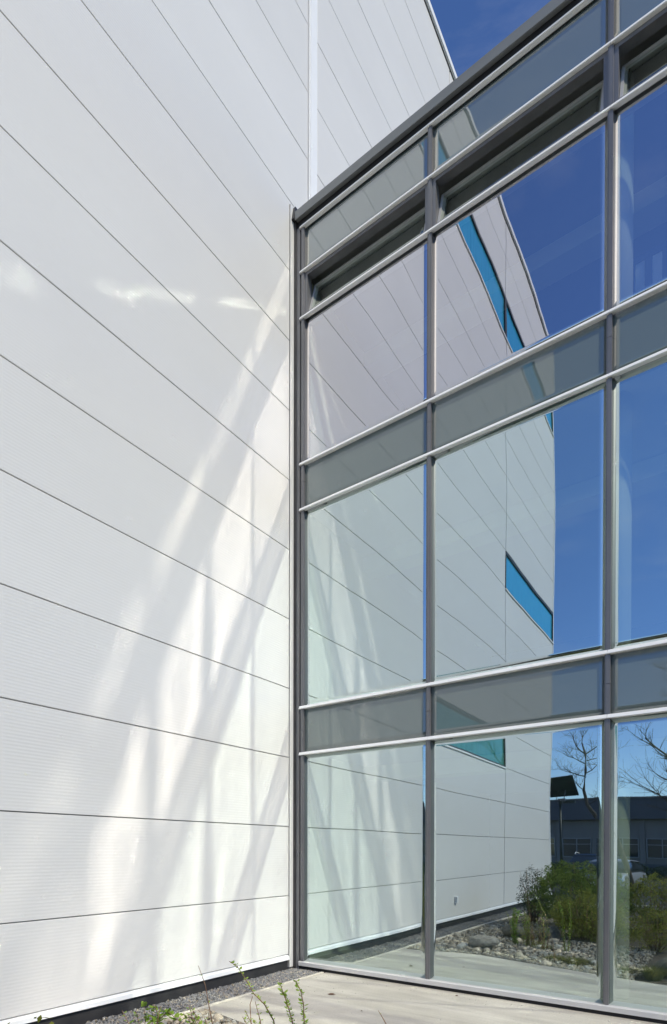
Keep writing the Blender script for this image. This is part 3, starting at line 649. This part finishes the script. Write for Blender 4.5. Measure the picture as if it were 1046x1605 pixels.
# ------------------------------------------------------------------ solar lamp
sl = empty('solar_lamp', (-1.02,-20,-.05), label='dark pole lamp topped by a tilted solar panel', cat='lamp')
bm = bmesh.new(); tube(bm, [(0,0,0),(0,0,4.0)], [.065,.05], 10); bx(bm, -.12,.12,-.12,.12, 0,.03); link('pole', mesh('pole', bm, M['pole']), sl)
bm = bmesh.new(); tube(bm, [(0,0,3.75),(.16,.05,4.0),(.24,.05,4.45)], [.022,.02,.016], 6); tube(bm, [(0,0,3.75),(-.16,.05,4.0),(-.06,.05,4.45)], [.022,.02,.016], 6)
bx(bm, -.09,.22,-.03,.09, 3.96,4.06); link('bracket', mesh('bracket', bm, M['grey_metal']), sl)
pn = empty('solar_panel', (.0,-.1,4.62)); pn.parent = sl; pn.rotation_euler = (R(-38), R(0), R(14))
bm = bmesh.new(); bx(bm, -.64,.64,-.02,.02,-.50,.50); link('panel_back', mesh('panel_back', bm, M['solar']), pn)
bm = bmesh.new(); bx(bm, -.66,.66,-.03,.03,-.53,-.50); bx(bm, -.66,.66,-.03,.03,.50,.53); bx(bm, -.66,-.64,-.03,.03,-.5,.5); bx(bm, .64,.66,-.03,.03,-.5,.5); link('panel_frame', mesh('panel_frame', bm, M['pole']), pn)
bm = bmesh.new(); bx(bm, -.02,.62,-.10,.02,3.86,3.95); link('lamp_head', mesh('lamp_head', bm, M['pole']), sl)

# ------------------------------------------------------------------ office building across the car park
ob = empty('office_building', (0,-34,0), label='long low dark office building with flat roof across the car park', cat='building')
def ob_box(name, mt, *a, par=None): 
    o = box(name, mt, None, *a); o.parent = par or ob; return o
ob_box('wall', M['bld_wall'], -34, 46, -12, -.05, -.1, 3.72)
ob_box('fascia', M['bld_fascia'], -34.4, 46.4, -12.3, .35, 3.72, 5.06)
ob_box('roof_edge', M['grey_metal'], -34.5, 46.5, -12.4, .42, 5.06, 5.14)
ob_box('plinth', M['bld_fascia'], -34, 46, -.06, .0, -.1, .9)
for i in range(-13, 19):
    x = i*2.42 + .35
    ob_box('pilaster', M['bld_wall'], x-.16, x+.16, -.05, .06, .9, 3.72)
    if i % 6 == 2: continue
    fr = empty('window', (x+1.21,0,1.9)); fr.parent = ob
    bm = bmesh.new(); a, h = .98, .66
    bx(bm, -a,a,-.05,.03,-h,-h+.06); bx(bm, -a,a,-.05,.03,h-.06,h); bx(bm, -a,-a+.06,-.05,.03,-h+.06,h-.06); bx(bm, a-.06,a,-.05,.03,-h+.06,h-.06); bx(bm, -.03,.03,-.05,.03,-h+.06,h-.06); bx(bm, -a+.06,a-.06,-.05,.02,.2,.25)
    link('window_frame', mesh('window_frame', bm, M['win_frame']), fr)
    bm = bmesh.new(); bx(bm, -a,a,-.045,-.03,-h,h); link('window_pane', mesh('window_pane', bm, M['bld_glass']), fr)
# hedge in front of the offices
rnd = random.Random(4); vs = []; fs = []
for i in range(26000):
    p = Vector((rnd.uniform(-14, 30), -31.2 + rnd.uniform(-.45,.45), rnd.uniform(0, 1.05)))
    if p.z > .9 + .18*noise.noise(Vector((p.x*1.3,0,0))): continue
    leaf_quad(vs, fs, p, Vector((rnd.uniform(-1,1), rnd.uniform(0,1), rnd.uniform(0,1))).normalized(), .06, rnd)
me = bpy.data.meshes.new('hedge'); me.from_pydata(vs, [], fs); me.materials.append(M['leaf_dark'])
tag(link('hedge', me, None, (0,0,-.06)), 'low clipped dark hedge along the foot of the office building', 'hedge')

# ------------------------------------------------------------------ cars
def car(loc, rz, paint, label, suv=True):
    root = empty('parked_car', loc, rz, label=label, cat='car'); h = 1.0 if suv else .86
    def loft(name, st, mt, smooth=True, par=root):
        bm = bmesh.new(); rings = []
        for x, zb, zt, wd, tw in st:
            rings.append([bm.verts.new(q) for q in ((x,-wd,zb),(x,-wd*1.01,(zb+zt)*.5),(x,-tw,zt-.05),(x,-tw*.9,zt),(x,0,zt+.02),(x,tw*.9,zt),(x,tw,zt-.05),(x,wd*1.01,(zb+zt)*.5),(x,wd,zb))])
        for a, b in zip(rings, rings[1:]):
            for i in range(8): bm.faces.new((a[i], b[i], b[i+1], a[i+1]))
            bm.faces.new((a[8], b[8], b[0], a[0]))
        bm.faces.new(rings[0]); bm.faces.new(rings[-1][::-1]); bmesh.ops.recalc_face_normals(bm, faces=bm.faces)
        bmesh.ops.bevel(bm, geom=bm.edges[:], offset=.02, segments=1, affect='EDGES'); o = link(name, mesh(name, bm, mt, smooth), par); return o
    loft('body', [(-2.25,.36,.78*h+.05,.78,.70),(-2.15,.28,.92*h,.88,.82),(-1.0,.25,.98*h,.91,.86),(.8,.25,.98*h,.91,.86),(1.6,.26,.90*h,.90,.80),(2.15,.28,.80*h,.86,.72),(2.28,.40,.66*h,.76,.66)], paint)
    loft('window_glass', [(-2.05,.86*h,.95*h,.82,.78),(-1.75,.86*h,1.36*h+.08,.82,.66),(-.2,.86*h,1.45*h+.06,.83,.65),(.45,.86*h,1.38*h+.06,.83,.64),(1.15,.86*h,.97*h,.82,.76)], M['bld_glass'])
    loft('roof', [(-1.85,1.36*h+.06,1.38*h+.1,.66,.62),(-.2,1.44*h+.05,1.48*h+.09,.66,.60),(.42,1.36*h+.06,1.42*h+.08,.65,.60)], paint)
    if suv:
        for s in (-1,1):
            bm = bmesh.new(); tube(bm, [(-1.7,s*.56,1.50),(-1.55,s*.57,1.60),(-.2,s*.57,1.66),(.15,s*.56,1.56)], [.018]*4, 6); link('roof_rail', mesh('roof_rail', bm, M['silver']), root)
    for x in (-1.42, 1.38):
        for s in (-1,1):
            wh = empty('wheel', (x, s*.82, .34)); wh.parent = root; wh.rotation_euler = (R(90),0,0)
            bm = bmesh.new(); bmesh.ops.create_cone(bm, cap_ends=True, segments=24, radius1=.34, radius2=.34, depth=.22); bmesh.ops.bevel(bm, geom=[e for e in bm.edges if abs(e.verts[0].co.z-e.verts[1].co.z)<.01], offset=.03, segments=2, affect='EDGES'); link('tyre', mesh('tyre', bm, M['tyre'], True), wh)
            bm = bmesh.new(); bmesh.ops.create_cone(bm, cap_ends=True, segments=20, radius1=.21, radius2=.21, depth=.235); link('rim', mesh('rim', bm, M['rim']), wh)
    for s in (-1,1):
        o = box('headlight', M['lamp_lens'], root, 2.14,2.27, s*.62-.14, s*.62+.14, .58*h,.72*h, .03)
        o = box('tail_light', M['tail'], root, -2.27,-2.16, s*.70-.09, s*.70+.09, .62*h,.84*h, .02)
    box('number_plate', M['plastic'], root, 2.27,2.295, -.26,.26,.36,.47, .004); box('grille', M['gasket'], root, 2.22,2.285, -.45,.45,.48,.60, .01)
    return root
car((-1.0,-25.5,-.05), R(86), M['car_dark'], 'dark sport utility car with silver roof rails parked behind the bush')
car((.75,-21.0,-.05), R(96), M['car_white'], 'silver low car parked to the right of the dark one', False)
car((8.2,-23.4,-.05), R(92), M['car_dark'], 'dark low car parked alone far to the right', False)
